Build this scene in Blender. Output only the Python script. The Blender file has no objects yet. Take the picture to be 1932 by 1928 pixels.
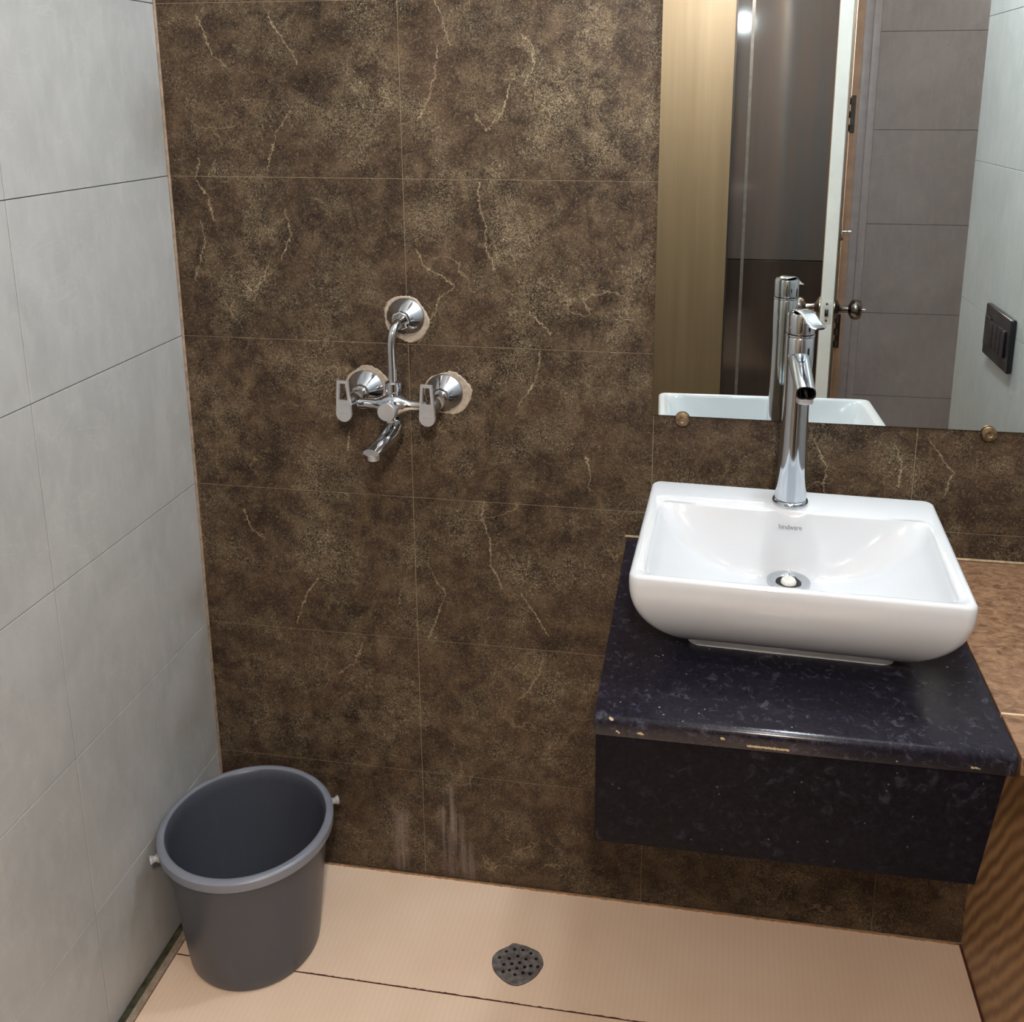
import bpy, bmesh, math, random
from mathutils import Vector, Matrix
random.seed(7)
scn = bpy.context.scene
C = scn.collection

# ---------------------------------------------------------------- camera, world, exposure
F_PX, CX, CY = 1882.0775, 1010.8109, 640.0838          # focal length and principal point in the 1932x1928 frame
YAW, PITCH, ROLL = 0.16686, -0.23912, 0.0020
cam_d = bpy.data.cameras.new('camera'); cam = bpy.data.objects.new('camera', cam_d); C.objects.link(cam)
cam_d.sensor_fit = 'HORIZONTAL'; cam_d.sensor_width = 36.0
cam_d.lens = F_PX / 1932 * 36.0
cam_d.shift_x = (966 - CX) / 1932
cam_d.shift_y = (CY - 964) / 1932
cam_d.clip_start = 0.02
R = Matrix.Rotation(YAW, 4, 'Z') @ Matrix.Rotation(PITCH, 4, 'X') @ Matrix.Rotation(ROLL, 4, 'Y') @ Matrix.Rotation(math.pi/2, 4, 'X')
cam.matrix_world = Matrix.Translation((0.96840, -1.70784, 1.58987)) @ R
scn.camera = cam
w = bpy.data.worlds.new('world'); scn.world = w; w.use_nodes = True
w.node_tree.nodes['Background'].inputs[0].default_value = (0.55, 0.6, 0.7, 1)
w.node_tree.nodes['Background'].inputs[1].default_value = 0.05
scn.view_settings.view_transform = 'Standard'; scn.view_settings.look = 'None'
scn.view_settings.gamma = 1.0; scn.view_settings.use_curve_mapping = False
scn.view_settings.exposure = 0.47
MIRROR_LAMP = (1.20, -0.20, 2.10); MIRROR_LAMP_W = 18.0
CEIL_LAMP = (1.05, -1.15, 2.52); CEIL_LAMP_W = 15.0
OUTER_LAMP = (1.05, -2.05, 2.20); OUTER_LAMP_W = 73.0

# ---------------------------------------------------------------- node helpers
def lin(c):
    return tuple((v/12.92 if v <= 0.04045 else ((v+0.055)/1.055)**2.4) for v in [k/255 for k in c]) + (1.0,)
class NT:
    def __init__(s, name):
        s.m = bpy.data.materials.new(name); s.m.use_nodes = True
        s.t = s.m.node_tree; s.b = s.t.nodes['Principled BSDF']
    def n(s, typ, **kw):
        nd = s.t.nodes.new(typ)
        for k, v in kw.items(): setattr(nd, k, v)
        return nd
    def put(s, sock, v):
        if hasattr(v, 'is_output'): s.t.links.new(v, sock)
        elif v is not None: sock.default_value = v
    def math(s, op, a, b=None, c=None, clamp=False):
        nd = s.n('ShaderNodeMath', operation=op, use_clamp=clamp)
        for i, v in enumerate((a, b, c)):
            if v is not None: s.put(nd.inputs[i], v)
        return nd.outputs[0]
    def vec(s, op, a, b=None, scale=None):
        nd = s.n('ShaderNodeVectorMath', operation=op)
        s.put(nd.inputs[0], a)
        if b is not None: s.put(nd.inputs[1], b)
        if scale is not None: s.put(nd.inputs[3], scale)
        return nd.outputs[1] if op in ('DOT_PRODUCT', 'LENGTH', 'DISTANCE') else nd.outputs[0]
    def pos(s): return s.n('ShaderNodeNewGeometry').outputs['Position']
    def obj(s): return s.n('ShaderNodeTexCoord').outputs['Object']
    def mapped(s, v, scale=(1,1,1), loc=(0,0,0), rot=(0,0,0)):
        nd = s.n('ShaderNodeMapping'); s.put(nd.inputs[0], v)
        nd.inputs['Location'].default_value = loc; nd.inputs['Scale'].default_value = scale; nd.inputs['Rotation'].default_value = rot
        return nd.outputs[0]
    def noise(s, v, scale, detail=4, rough=0.55, dist=0.0):
        nd = s.n('ShaderNodeTexNoise'); s.put(nd.inputs['Vector'], v)
        nd.inputs['Scale'].default_value = scale; nd.inputs['Detail'].default_value = detail
        nd.inputs['Roughness'].default_value = rough; nd.inputs['Distortion'].default_value = dist
        return nd.outputs['Fac'] if 'Fac' in nd.outputs else nd.outputs[0]
    def noisec(s, v, scale, detail=3):
        nd = s.n('ShaderNodeTexNoise'); s.put(nd.inputs['Vector'], v); nd.inputs['Scale'].default_value = scale; nd.inputs['Detail'].default_value = detail
        return nd.outputs['Color']
    def ramp(s, v, lo, hi, a=0.0, b=1.0):
        nd = s.n('ShaderNodeMapRange'); s.put(nd.inputs[0], v)
        nd.inputs[1].default_value = lo; nd.inputs[2].default_value = hi; nd.inputs[3].default_value = a; nd.inputs[4].default_value = b
        nd.clamp = True
        return nd.outputs[0]
    def mix(s, f, a, b, mode='MIX'):
        nd = s.n('ShaderNodeMix', data_type='RGBA', blend_type=mode)
        s.put(nd.inputs[0], f); s.put(nd.inputs[6], a); s.put(nd.inputs[7], b)
        return nd.outputs[2]
    def bump(s, h, strength=0.2, dist=0.001):
        nd = s.n('ShaderNodeBump'); s.put(nd.inputs['Height'], h)
        nd.inputs['Strength'].default_value = strength; nd.inputs['Distance'].default_value = dist
        s.t.links.new(nd.outputs[0], s.b.inputs['Normal'])
    def done(s, col, rough=0.5, metal=0.0, spec=0.5, coat=0.0):
        s.put(s.b.inputs['Base Color'], col); s.put(s.b.inputs['Roughness'], rough)
        s.b.inputs['Metallic'].default_value = metal; s.b.inputs['Specular IOR Level'].default_value = spec
        if coat: s.b.inputs['Coat Weight'].default_value = coat; s.b.inputs['Coat Roughness'].default_value = 0.03
        return s.m

def seg_group():
    g = bpy.data.node_groups.new('segment_distance', 'ShaderNodeTree')
    for nm in ('P', 'A', 'B'): g.interface.new_socket(nm, in_out='INPUT', socket_type='NodeSocketVector')
    g.interface.new_socket('D', in_out='OUTPUT', socket_type='NodeSocketFloat')
    gi = g.nodes.new('NodeGroupInput'); go = g.nodes.new('NodeGroupOutput')
    def v(op, a, b, k=None):
        nd = g.nodes.new('ShaderNodeVectorMath'); nd.operation = op
        g.links.new(a, nd.inputs[0])
        if b is not None: g.links.new(b, nd.inputs[1])
        if k is not None: g.links.new(k, nd.inputs[3])
        return nd.outputs[1] if op in ('DOT_PRODUCT', 'LENGTH') else nd.outputs[0]
    pa = v('SUBTRACT', gi.outputs[0], gi.outputs[1]); ba = v('SUBTRACT', gi.outputs[2], gi.outputs[1])
    d1 = v('DOT_PRODUCT', pa, ba); d2 = v('DOT_PRODUCT', ba, ba)
    m = g.nodes.new('ShaderNodeMath'); m.operation = 'DIVIDE'; m.use_clamp = True
    g.links.new(d1, m.inputs[0]); g.links.new(d2, m.inputs[1])
    s = v('SCALE', ba, None, m.outputs[0]); r = v('SUBTRACT', pa, s); l = v('LENGTH', r, None)
    g.links.new(l, go.inputs[0])
    return g
SEG = seg_group()
def seg_min(nt, p, segs):
    cur = None
    for a, b in segs:
        nd = nt.n('ShaderNodeGroup'); nd.node_tree = SEG
        nt.put(nd.inputs[0], p); nd.inputs[1].default_value = (a[0], 0, a[1]); nd.inputs[2].default_value = (b[0], 0, b[1])
        cur = nd.outputs[0] if cur is None else nt.math('MINIMUM', cur, nd.outputs[0])
    return cur

# the pale cracks of the printed stone on the back wall, (x, z) in metres
VEINS = [[(0.243,1.567),(0.226,1.542),(0.213,1.528),(0.202,1.491),(0.191,1.461)],[(0.51,1.747),(0.523,1.717),(0.527,1.696),(0.536,1.67)],[(0.513,1.674),(0.507,1.622),(0.489,1.574),(0.476,1.551)],[(0.062,1.48),(0.054,1.447),(0.072,1.414),(0.083,1.37)],[(0.057,1.37),(0.061,1.326),(0.035,1.255)],[(0.223,1.387),(0.231,1.349),(0.207,1.3)],[(0.187,1.299),(0.171,1.259),(0.149,1.236),(0.127,1.263)],[(0.656,1.692),(0.676,1.668),(0.679,1.643),(0.658,1.604)],[(0.637,1.609),(0.626,1.565),(0.596,1.534),(0.575,1.56)],[(0.582,1.444),(0.58,1.412),(0.591,1.37),(0.59,1.333),(0.609,1.291)],[(0.464,1.325),(0.478,1.297),(0.534,1.26),(0.506,1.24),(0.49,1.2),(0.464,1.15)],[(0.69,1.144),(0.685,1.109),(0.67,1.069),(0.648,1.042)],[(0.67,1.216),(0.709,1.179)],[(0.243,0.666),(0.219,0.629),(0.206,0.599),(0.193,0.563)],[(0.583,0.852),(0.576,0.819),(0.593,0.772),(0.592,0.722),(0.617,0.675)],[(0.467,0.718),(0.481,0.685),(0.502,0.659),(0.49,0.619),(0.479,0.583),(0.465,0.553)],[(0.694,0.535),(0.687,0.5),(0.668,0.463),(0.645,0.437)],[(0.653,0.667),(0.679,0.624),(0.705,0.582)],[(0.33,0.528),(0.311,0.485),(0.277,0.458)],[(0.097,0.802),(0.111,0.758),(0.137,0.743)],[(0.079,1.728),(0.091,1.696),(0.103,1.665),(0.131,1.638)],[(1.309,1.009),(1.321,0.976),(1.32,0.927)],[(1.365,1.017),(1.395,0.97),(1.409,0.962),(1.396,0.912)],[(1.167,1.015),(1.198,0.958),(1.196,0.913)],[(0.324,0.974),(0.317,0.936)],[(0.773,0.953),(0.783,0.912),(0.778,0.881)],[(0.212,1.734),(0.214,1.717),(0.247,1.672),(0.26,1.646)]]
# pale roughened clouds: x, z, radius
CLOUDS = [(0.655,1.655,0.032),(0.195,1.35,0.022),(0.10,1.45,0.018),(0.76,1.60,0.05),(0.77,1.68,0.04),(0.60,1.47,0.02),(0.30,1.41,0.03),(0.29,1.08,0.02),(0.82,1.52,0.04),(0.40,1.62,0.05),(0.62,1.33,0.035),(0.15,1.24,0.03),(0.66,0.72,0.03),(0.26,0.74,0.03),(0.31,0.52,0.02),(0.75,1.10,0.04)]
STAINS = [((0.503,0.21),(0.505,0.12)),((0.515,0.15),(0.52,0.03)),((0.488,0.16),(0.497,0.02)),((0.395,0.14),(0.392,0.02)),((0.53,0.08),(0.54,0.02))]

def brown_tile_mat(name, segs=(), stains=False, clouds=()):
    t = NT(name); p = t.pos()
    wob = t.vec('ADD', t.vec('SCALE', t.vec('SUBTRACT', t.noisec(p, 45, 3), (0.5,0.5,0.5)), scale=0.016), t.vec('SCALE', t.vec('SUBTRACT', t.noisec(p, 190, 3), (0.5,0.5,0.5)), scale=0.013))
    big = t.noise(p, 5.5, 4, 0.6, 0.6); mid = t.noise(t.mapped(p, (1,1,1), (3,1,7)), 22, 6, 0.68, 0.5)
    col = t.mix(t.ramp(big, 0.35, 0.68), lin((38,27,22)), lin((69,53,42)))
    col = t.mix(t.ramp(mid, 0.42, 0.66, 0, 0.75), col, lin((102,85,66)))
    col = t.mix(t.ramp(t.noise(t.mapped(p,(1,1,1),(9,2,3)), 15, 4, 0.6), 0.5, 0.74, 0, 0.42), col, lin((36,25,22)))
    # fine crumbly grain
    fine = t.noise(p, 260, 3, 0.6, 1.2)
    col = t.mix(t.ramp(fine, 0.56, 0.66, 0, 0.5), col, lin((140,125,98)))
    col = t.mix(t.ramp(fine, 0.44, 0.33, 0, 0.75), col, lin((26,19,15)))
    curl = t.math('ABSOLUTE', t.math('SUBTRACT', t.noise(t.mapped(p,(1,1,1),(5,5,5)), 120, 3, 0.6, 2.0), 0.5))
    patch = t.noise(t.mapped(p,(1,1,1),(1,4,2)), 7.5, 3, 0.7)
    curlm = t.math('MULTIPLY', t.ramp(curl, 0.022, 0.006), t.ramp(patch, 0.46, 0.62, 0.14, 1.0))
    cl = None
    for (cx, cz, r) in clouds:
            d = t.vec('DISTANCE', t.vec('MULTIPLY', t.vec('ADD', p, wob), (1,0,1)), (cx, 0, cz))
            d = t.math('MULTIPLY', t.ramp(d, r*1.7, r*0.2), t.ramp(mid, 0.38, 0.6))
            cl = d if cl is None else t.math('MAXIMUM', cl, d)
    curlm = t.math('MULTIPLY', curlm if cl is None else t.math('ADD', curlm, t.math('MULTIPLY', cl, t.ramp(curl, 0.04, 0.01, 0, 0.7))), 0.72, clamp=True)
    col = t.mix(curlm, col, lin((190,180,150)))
    # faint thin random cracks
    vo = t.n('ShaderNodeTexVoronoi', feature='DISTANCE_TO_EDGE'); vo.inputs['Scale'].default_value = 4.2
    pw = t.vec('ADD', t.vec('MULTIPLY', p, (1,0,1)), t.vec('SCALE', t.vec('SUBTRACT', t.noisec(p, 9, 5), (0.5,0.5,0.5)), scale=0.22))
    t.put(vo.inputs['Vector'], pw)
    crack = t.math('MULTIPLY', t.ramp(vo.outputs[0], 0.008, 0.002), t.ramp(t.noise(t.mapped(p,(1,1,1),(8,8,1)), 6, 3), 0.54, 0.64, 0, 0.4))
    col = t.mix(crack, col, lin((168,152,120)))
    if segs:
        pz = t.vec('ADD', t.vec('MULTIPLY', p, (1,0,1)), t.vec('MULTIPLY', wob, (1,0,1)))
        d = seg_min(t, pz, segs)
        thick = t.ramp(t.noise(p, 30, 3), 0.35, 0.65, 0.0001, 0.0009)
        m = t.math('LESS_THAN', d, thick)
        soft = t.math('MULTIPLY', t.ramp(d, 0.0020, 0.0002), 0.32)
        col = t.mix(t.math('MAXIMUM', t.math('MULTIPLY', m, 0.62), t.math('MULTIPLY', soft, t.ramp(t.noise(p, 45, 3), 0.38, 0.5))), col, lin((186,172,142)))
    if stains:
        d = seg_min(t, t.vec('ADD', t.vec('MULTIPLY', p, (1,0,1)), t.vec('MULTIPLY', wob, (0.5,0,0.5))), STAINS)
        st = t.noise(t.mapped(p, (90,1,6)), 1.0, 3)
        col = t.mix(t.math('MULTIPLY', t.ramp(d, 0.022, 0.001, 0, 0.55), t.ramp(st, 0.35, 0.7)), col, lin((170,155,150)))
    oi = t.n('ShaderNodeObjectInfo').outputs['Random']
    hsv = t.n('ShaderNodeHueSaturation'); t.put(hsv.inputs['Color'], col); t.put(hsv.inputs['Value'], t.ramp(oi, 0, 1, 0.85, 0.98))
    t.bump(fine, 0.12, 0.0006)
    return t.done(hsv.outputs[0], t.ramp(mid, 0.3, 0.7, 0.42, 0.56), spec=0.2)

def light_tile_mat(name, c1, c2, rough=0.32):
    t = NT(name); p = t.pos()
    a = t.noise(p, 5, 6, 0.6, 0.8); b = t.noise(t.mapped(p, (1,1,0.35)), 40, 4, 0.6)
    col = t.mix(t.ramp(a, 0.3, 0.7), lin(c1), lin(c2))
    col = t.mix(t.ramp(b, 0.45, 0.75, 0, 0.35), col, lin(tuple(min(255, k+14) for k in c2)))
    v = t.math('ABSOLUTE', t.math('SUBTRACT', t.noise(t.mapped(p,(1,1,1),(4,2,9)), 4, 5, 0.6, 1.0), 0.5))
    col = t.mix(t.ramp(v, 0.006, 0.0, 0, 0.16), col, lin(tuple(min(255, k+25) for k in c2)))
    return t.done(col, rough, spec=0.4)
def flat(name, c, rough=0.5, metal=0.0, spec=0.5, var=0.08, scale=30):
    t = NT(name)
    n = t.noise(t.obj(), scale, 4)
    col = t.mix(t.ramp(n, 0.3, 0.7, 0, 1), lin(tuple(k*(1-var) for k in c)), lin(tuple(min(255, k*(1+var)) for k in c)))
    return t.done(col, rough, metal, spec)

M = {}
M['light'] = light_tile_mat('pale grey tile', (160,163,163), (176,179,179))
M['grey'] = light_tile_mat('grey tile of far wall', (172,160,160), (186,175,175), 0.25)
M['grout_dark'] = flat('dark grout', (52,50,48), 0.9)
M['grout_pale'] = flat('pale grout', (165,150,125), 0.9)
M['grout_floor'] = flat('brown floor grout', (92,52,40), 0.9, var=0.25, scale=90)
def floor_mat():
    t = NT('peach floor tile'); p = t.pos()
    a = t.noise(p, 6, 4, 0.5); rib = t.n('ShaderNodeTexWave', bands_direction='X'); t.put(rib.inputs[0], t.mapped(p, (1,0.25,1), rot=(0,0,0.12)))
    rib.inputs['Scale'].default_value = 30; rib.inputs['Distortion'].default_value = 1.5; rib.inputs['Detail'].default_value = 2
    col = t.mix(t.ramp(a, 0.3, 0.7), lin((234,206,180)), lin((240,216,192)))
    col = t.mix(t.math('MULTIPLY', rib.outputs['Fac'], 0.16), col, lin((220,190,162)))
    return t.done(col, 0.42, spec=0.4)
M['floor'] = floor_mat()
def wood_mat():
    t = NT('ribbed brown wood-look tile'); p = t.pos()
    wv = t.n('ShaderNodeTexWave', bands_direction='DIAGONAL'); t.put(wv.inputs[0], t.mapped(p, (1,1.3,0.9)))
    wv.inputs['Scale'].default_value = 16; wv.inputs['Distortion'].default_value = 4; wv.inputs['Detail'].default_value = 3; wv.inputs['Detail Scale'].default_value = 0.6
    col = t.mix(wv.outputs['Fac'], lin((128,96,66)), lin((196,160,118)))
    col = t.mix(t.ramp(t.noise(p, 9, 4), 0.35, 0.7, 0, 0.6), col, lin((160,122,84)))
    t.bump(wv.outputs['Fac'], 0.4, 0.001)
    return t.done(col, 0.45)
M['wood'] = wood_mat()
def ledge_mat():
    t = NT('brown ledge stone'); p = t.pos()
    n = t.noise(t.mapped(p, (1,1.6,1)), 55, 5, 0.65, 0.8)
    col = t.mix(t.ramp(n, 0.35, 0.66), lin((104,76,56)), lin((158,124,96)))
    t.bump(n, 0.35, 0.0012)
    return t.done(col, 0.34)
M['ledge'] = ledge_mat()
CHIPS = [((0.882,0.781),(0.884,0.779)),((1.016,0.786),(1.020,0.785)),((0.872,0.797),(0.875,0.796)),((1.322,0.780),(1.328,0.780)),((0.91,0.781),(0.915,0.7805)),((1.05,0.7785),(1.10,0.7780))]
def granite_mat(chips=False, name='black speckled granite', k=1.0, spec=0.5, r0=0.20):
    t = NT(name); p = t.pos()
    n = t.noise(p, 170, 4, 0.7); s = t.noise(t.mapped(p,(1,1,1),(3,3,3)), 60, 5, 0.75, 0.8)
    big = t.noise(p, 9, 4, 0.6)
    col = t.mix(t.ramp(n, 0.4, 0.75), lin((22*k,19*k,30*k)), lin((50*k,47*k,66*k)))
    col = t.mix(t.math('MULTIPLY', t.ramp(s, 0.54, 0.70, 0, 0.75), t.ramp(big, 0.4, 0.6, 0.3, 1)), col, lin((112*k,112*k,132*k)))
    if chips:
        d = seg_min(t, t.vec('ADD', t.vec('MULTIPLY', p, (1,0,1)), t.vec('SCALE', t.vec('SUBTRACT', t.noisec(p, 300, 2), (0.5,0.5,0.5)), scale=0.004)), CHIPS)
        col = t.mix(t.math('MULTIPLY', t.math('LESS_THAN', d, 0.0016), 0.85), col, lin((196,178,140)))
    vo = t.n('ShaderNodeTexVoronoi'); vo.inputs['Scale'].default_value = 60; t.put(vo.inputs['Vector'], p)
    fl = t.math('MULTIPLY', t.math('LESS_THAN', vo.outputs['Distance'], 0.09), t.math('GREATER_THAN', t.noise(p, 14, 2), 0.56))
    col = t.mix(t.math('MULTIPLY', fl, 0.5 if chips else 0.18), col, lin((170,170,170)))
    t.bump(t.noise(p, 320, 2), 0.05, 0.0004)
    return t.done(col, t.ramp(big, 0.35, 0.65, r0, r0+0.10), spec=spec)
M['granite'] = granite_mat(True, k=0.8)
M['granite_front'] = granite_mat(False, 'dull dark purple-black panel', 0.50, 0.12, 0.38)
def ceramic():
    t = NT('white glazed ceramic')
    return t.done(t.mix(t.ramp(t.noise(t.obj(), 3, 2), 0.3, 0.7), lin((200,204,209)), lin((205,209,214))), 0.07, spec=0.55, coat=0.3)
M['ceramic'] = ceramic()
def chrome(name='chrome', c=(208,212,218), r=0.06):
    t = NT(name); n = t.noise(t.obj(), 60, 4)
    return t.done(lin(c), t.ramp(n, 0.3, 0.75, r, r+0.05), 1.0)
M['chrome'] = chrome(); M['steel'] = chrome('brushed steel', (140,134,128), 0.22); M['satin'] = flat('satin chrome plate', (205,206,210), 0.35, 0.75, var=0.03)
M['brass'] = flat('tarnished brass clip', (128,108,84), 0.4, 0.85, var=0.3, scale=160)
def mirror():
    t = NT('silvered mirror'); p = t.pos()
    sp = t.noise(p, 130, 2); zone = t.noise(t.mapped(p,(1,1,1),(2,0,5)), 9, 3)
    edge = t.ramp(t.n('ShaderNodeSeparateXYZ').outputs[2], 0, 1)
    return t.done(t.mix(t.math('MULTIPLY', t.math('GREATER_THAN', sp, 0.735), t.math('GREATER_THAN', zone, 0.55)), lin((238,243,240)), lin((205,205,195))), 0.0, 1.0)
M['mirror'] = mirror()
M['glass_edge'] = flat('greenish glass edge', (120,150,138), 0.1)
M['plaster'] = None
def plaster():
    t = NT('rough plaster'); p = t.pos(); n = t.noise(p, 120, 5, 0.7)
    t.bump(n, 0.6, 0.002)
    return t.done(t.mix(t.ramp(n, 0.35, 0.65), lin((150,138,124)), lin((180,168,152))), 0.9)
M['plaster'] = plaster()
def bucket_mat():
    t = NT('dark grey plastic'); p = t.obj(); n = t.noise(t.mapped(p,(1,1,0.06)), 60, 3)
    return t.done(t.mix(t.ramp(n, 0.55, 0.8, 0, 0.25), lin((70,74,84)), lin((90,92,96))), 0.33, spec=0.45)
M['bucket'] = bucket_mat()
M['rim'] = flat('grey plastic rim', (122,127,139), 0.3, var=0.03); M['lug'] = flat('pale grey plastic', (150,152,156), 0.4)
M['black'] = flat('matt black', (16,16,18), 0.6); M['white_plastic'] = flat('white plastic', (225,225,220), 0.4)
M['switch'] = flat('glossy black plastic', (26,26,34), 0.25, var=0.15)
M['door_edge'] = flat('ivory door paint', (244,243,238), 0.5, var=0.03, scale=8); M['door_face'] = flat('beige door laminate', (168,144,126), 0.4)
M['frame'] = flat('greyish pink frame paint', (186,176,178), 0.45, var=0.04); M['stop'] = flat('peach timber stop', (206,170,146), 0.5, var=0.05)
M['ceiling'] = flat('white ceiling paint', (225,224,220), 0.8, var=0.02)
M['outer_wall'] = flat('cream outer wall', (190,180,160), 0.7, var=0.03); M['outer_floor'] = flat('brown outer floor', (120,95,75), 0.4, var=0.1)
def gloss(name, c, c2, rough):
    t = NT(name); n = t.noise(t.mapped(t.pos(), (14,14,0.6)), 1.6, 4)
    return t.done(t.mix(t.ramp(n, 0.35, 0.7), lin(c), lin(c2)), rough, spec=0.6)
M['tan'] = gloss('tan glossy laminate', (92,80,58), (103,91,69), 0.6)
M['smoke'] = gloss('smoky glossy laminate', (66,69,73), (78,70,66), 0.07)
M['smoke_low'] = gloss('dark glossy laminate', (44,40,39), (50,44,41), 0.10)
M['strip'] = flat('grey metal strip', (92,91,89), 0.25)
M['ink'] = flat('grey print', (92,92,96), 0.6)
M['corner'] = flat('beige corner grout', (150,134,118), 0.8, var=0.15, scale=80)
M['gutter'] = flat('greenish dark grout', (58,60,44), 0.85, var=0.4, scale=60)
M['seal'] = flat('pale cement bead', (158,140,112), 0.9, var=0.15, scale=100)
def emis(name, col, strength):
    m = bpy.data.materials.new(name); m.use_nodes = True; b = m.node_tree.nodes['Principled BSDF']
    b.inputs['Emission Color'].default_value = col; b.inputs['Emission Strength'].default_value = strength
    b.inputs['Base Color'].default_value = (0.8,0.8,0.8,1)
    return m

# ---------------------------------------------------------------- object helpers
def link(name, me, mat, parent=None, smooth=False):
    o = bpy.data.objects.new(name, me); C.objects.link(o)
    if mat is not None and not me.materials: me.materials.append(mat)
    if smooth:
        for f in me.polygons: f.use_smooth = True
        me.set_sharp_from_angle(angle=math.radians(38))
    if parent: o.parent = parent
    return o
def tag(o, label, cat, group=None, kind=None):
    o['label'] = label; o['category'] = cat
    if group: o['group'] = group
    if kind: o['kind'] = kind
    return o
def thing(name, label, cat, loc=(0,0,0), rz=0.0, kind=None, group=None):
    o = bpy.data.objects.new(name, None); C.objects.link(o); o.location = loc; o.rotation_euler = (0,0,rz)
    o.empty_display_size = 0.05
    return tag(o, label, cat, group, kind)
def from_bm(name, bm, mat, parent=None, smooth=True):
    me = bpy.data.meshes.new(name); bmesh.ops.recalc_face_normals(bm, faces=bm.faces); bm.to_mesh(me); bm.free()
    return link(name, me, mat, parent, smooth)
def bm_box(bm, lo, hi, bevel=0.0, seg=2):
    r = bmesh.ops.create_cube(bm, size=1.0); vs = r['verts']
    for v in vs: v.co = Vector([lo[i] + (v.co[i]+0.5)*(hi[i]-lo[i]) for i in range(3)])
    if bevel > 0:
        es = list({e for v in vs for e in v.link_edges})
        bmesh.ops.bevel(bm, geom=es, offset=bevel, segments=seg, affect='EDGES', profile=0.5)
    return bm
def box(name, lo, hi, mat, parent=None, bevel=0.0, seg=2, smooth=None):
    bm = bmesh.new(); bm_box(bm, lo, hi, bevel, seg)
    return from_bm(name, bm, mat, parent, bevel > 0 if smooth is None else smooth)
def frame_axes(axis):
    a = Vector(axis).normalized(); h = Vector((0,0,1)) if abs(a.z) < 0.9 else Vector((0,1,0))
    u = h.cross(a).normalized(); v = a.cross(u); return a, u, v
def bm_lathe(bm, prof, org=(0,0,0), axis=(0,0,1), n=48, cap=True):
    a, u, v = frame_axes(axis); org = Vector(org); rings = []
    for (r, h) in prof:
        if r < 1e-6: rings.append([bm.verts.new(org + a*h)])
        else: rings.append([bm.verts.new(org + a*h + (u*math.cos(2*math.pi*i/n) + v*math.sin(2*math.pi*i/n))*r) for i in range(n)])
    for A, B in zip(rings, rings[1:]):
        for i in range(n):
            j = (i+1) % n
            if len(A) == 1 and len(B) == 1: break
            if len(A) == 1: bm.faces.new((A[0], B[i], B[j]))
            elif len(B) == 1: bm.faces.new((A[i], A[j], B[0]))
            else: bm.faces.new((A[i], A[j], B[j], B[i]))
    if cap:
        for r_ in (rings[0], rings[-1]):
            if len(r_) > 2: bm.faces.new(r_)
    return bm
def lathe(name, prof, org, axis, mat, parent=None, n=48, cap=True):
    return from_bm(name, bm_lathe(bmesh.new(), prof, org, axis, n, cap), mat, parent)
def bm_loft(bm, rings, close=True, caps=True):
    R_ = [[bm.verts.new(p) for p in r] for r in rings]; n = len(R_[0])
    for A, B in zip(R_, R_[1:]):
        for i in range(n if close else n-1):
            j = (i+1) % n; bm.faces.new((A[i], A[j], B[j], B[i]))
    if caps: bm.faces.new(R_[0]); bm.faces.new(R_[-1])
    return R_
def catmull(pts, k=8):
    P = [Vector(p) for p in pts]; P = [2*P[0]-P[1]] + P + [2*P[-1]-P[-2]]; out = []
    for i in range(1, len(P)-2):
        for s in range(k):
            t = s/k; a, b, c, d = P[i-1:i+3]
            out.append(0.5*((2*b)+(c-a)*t+(2*a-5*b+4*c-d)*t*t+(3*b-a-3*c+d)*t**3))
    out.append(P[-2]); return out
def bm_tube(bm, pts, r, n=20, side=None, flatz=None):
    rings = []; N = len(pts)
    for i, p in enumerate(pts):
        d = (pts[min(i+1, N-1)] - pts[max(i-1, 0)]).normalized()
        s = Vector(side) if side else Vector((1,0,0))
        s = (s - d*s.dot(d)).normalized(); u = s.cross(d).normalized()
        ra, rb = (r(i/(N-1)) if callable(r) else (r, r))
        rings.append([p + s*math.cos(2*math.pi*k/n)*ra + u*math.sin(2*math.pi*k/n)*rb for k in range(n)])
    bm_loft(bm, rings); return bm
def tube(name, pts, r, mat, parent=None, n=20, side=None):
    return from_bm(name, bm_tube(bmesh.new(), pts, r, n, side), mat, parent)

# tiles: a proud slab with a tiny chamfer, built in the plane (u, v) with normal nrm
def tile_mesh(w_, h_, t=0.008, ch=0.0006):
    vs = []
    for (dz, s) in ((-t, 0), (-ch, 0), (0, ch)):
        vs += [(s, s, dz), (w_-s, s, dz), (w_-s, h_-s, dz), (s, h_-s, dz)]
    fs = [(0,3,2,1)]
    for b in (0, 4):
        for i in range(4): j = (i+1) % 4; fs.append((b+i, b+j, b+4+j, b+4+i))
    fs.append((8,9,10,11))
    me = bpy.data.meshes.new('tile'); me.from_pydata(vs, [], fs); me.update(); return me
_tm = {}
def tile(parent, org, u, v, w_, h_, mat, gap, name='tile', t=0.008, tilt=0.0):
    key = (round(w_-gap, 4), round(h_-gap, 4), mat.name, t)
    me = _tm.get(key)
    if me is None: me = tile_mesh(w_-gap, h_-gap, t); me.materials.append(mat); _tm[key] = me
    o = bpy.data.objects.new(name, me); C.objects.link(o); o.parent = parent
    U, V = Vector(u), Vector(v); N = U.cross(V)
    m = Matrix((U, V, N)).transposed().to_4x4(); m.translation = Vector(org) + (U+V)*gap/2
    o.matrix_basis = m
    return o
def edges_between(cuts, lo, hi):
    c = [lo] + [k for k in cuts if lo+1e-4 < k < hi-1e-4] + [hi]; return list(zip(c, c[1:]))

ZJ = [0.2493 + 0.3*k for k in range(-1, 8)]
H = 2.60; YF = -1.80; XR = 1.55; XL = 1.51; YC = -0.65; XREC = 1.98

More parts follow.
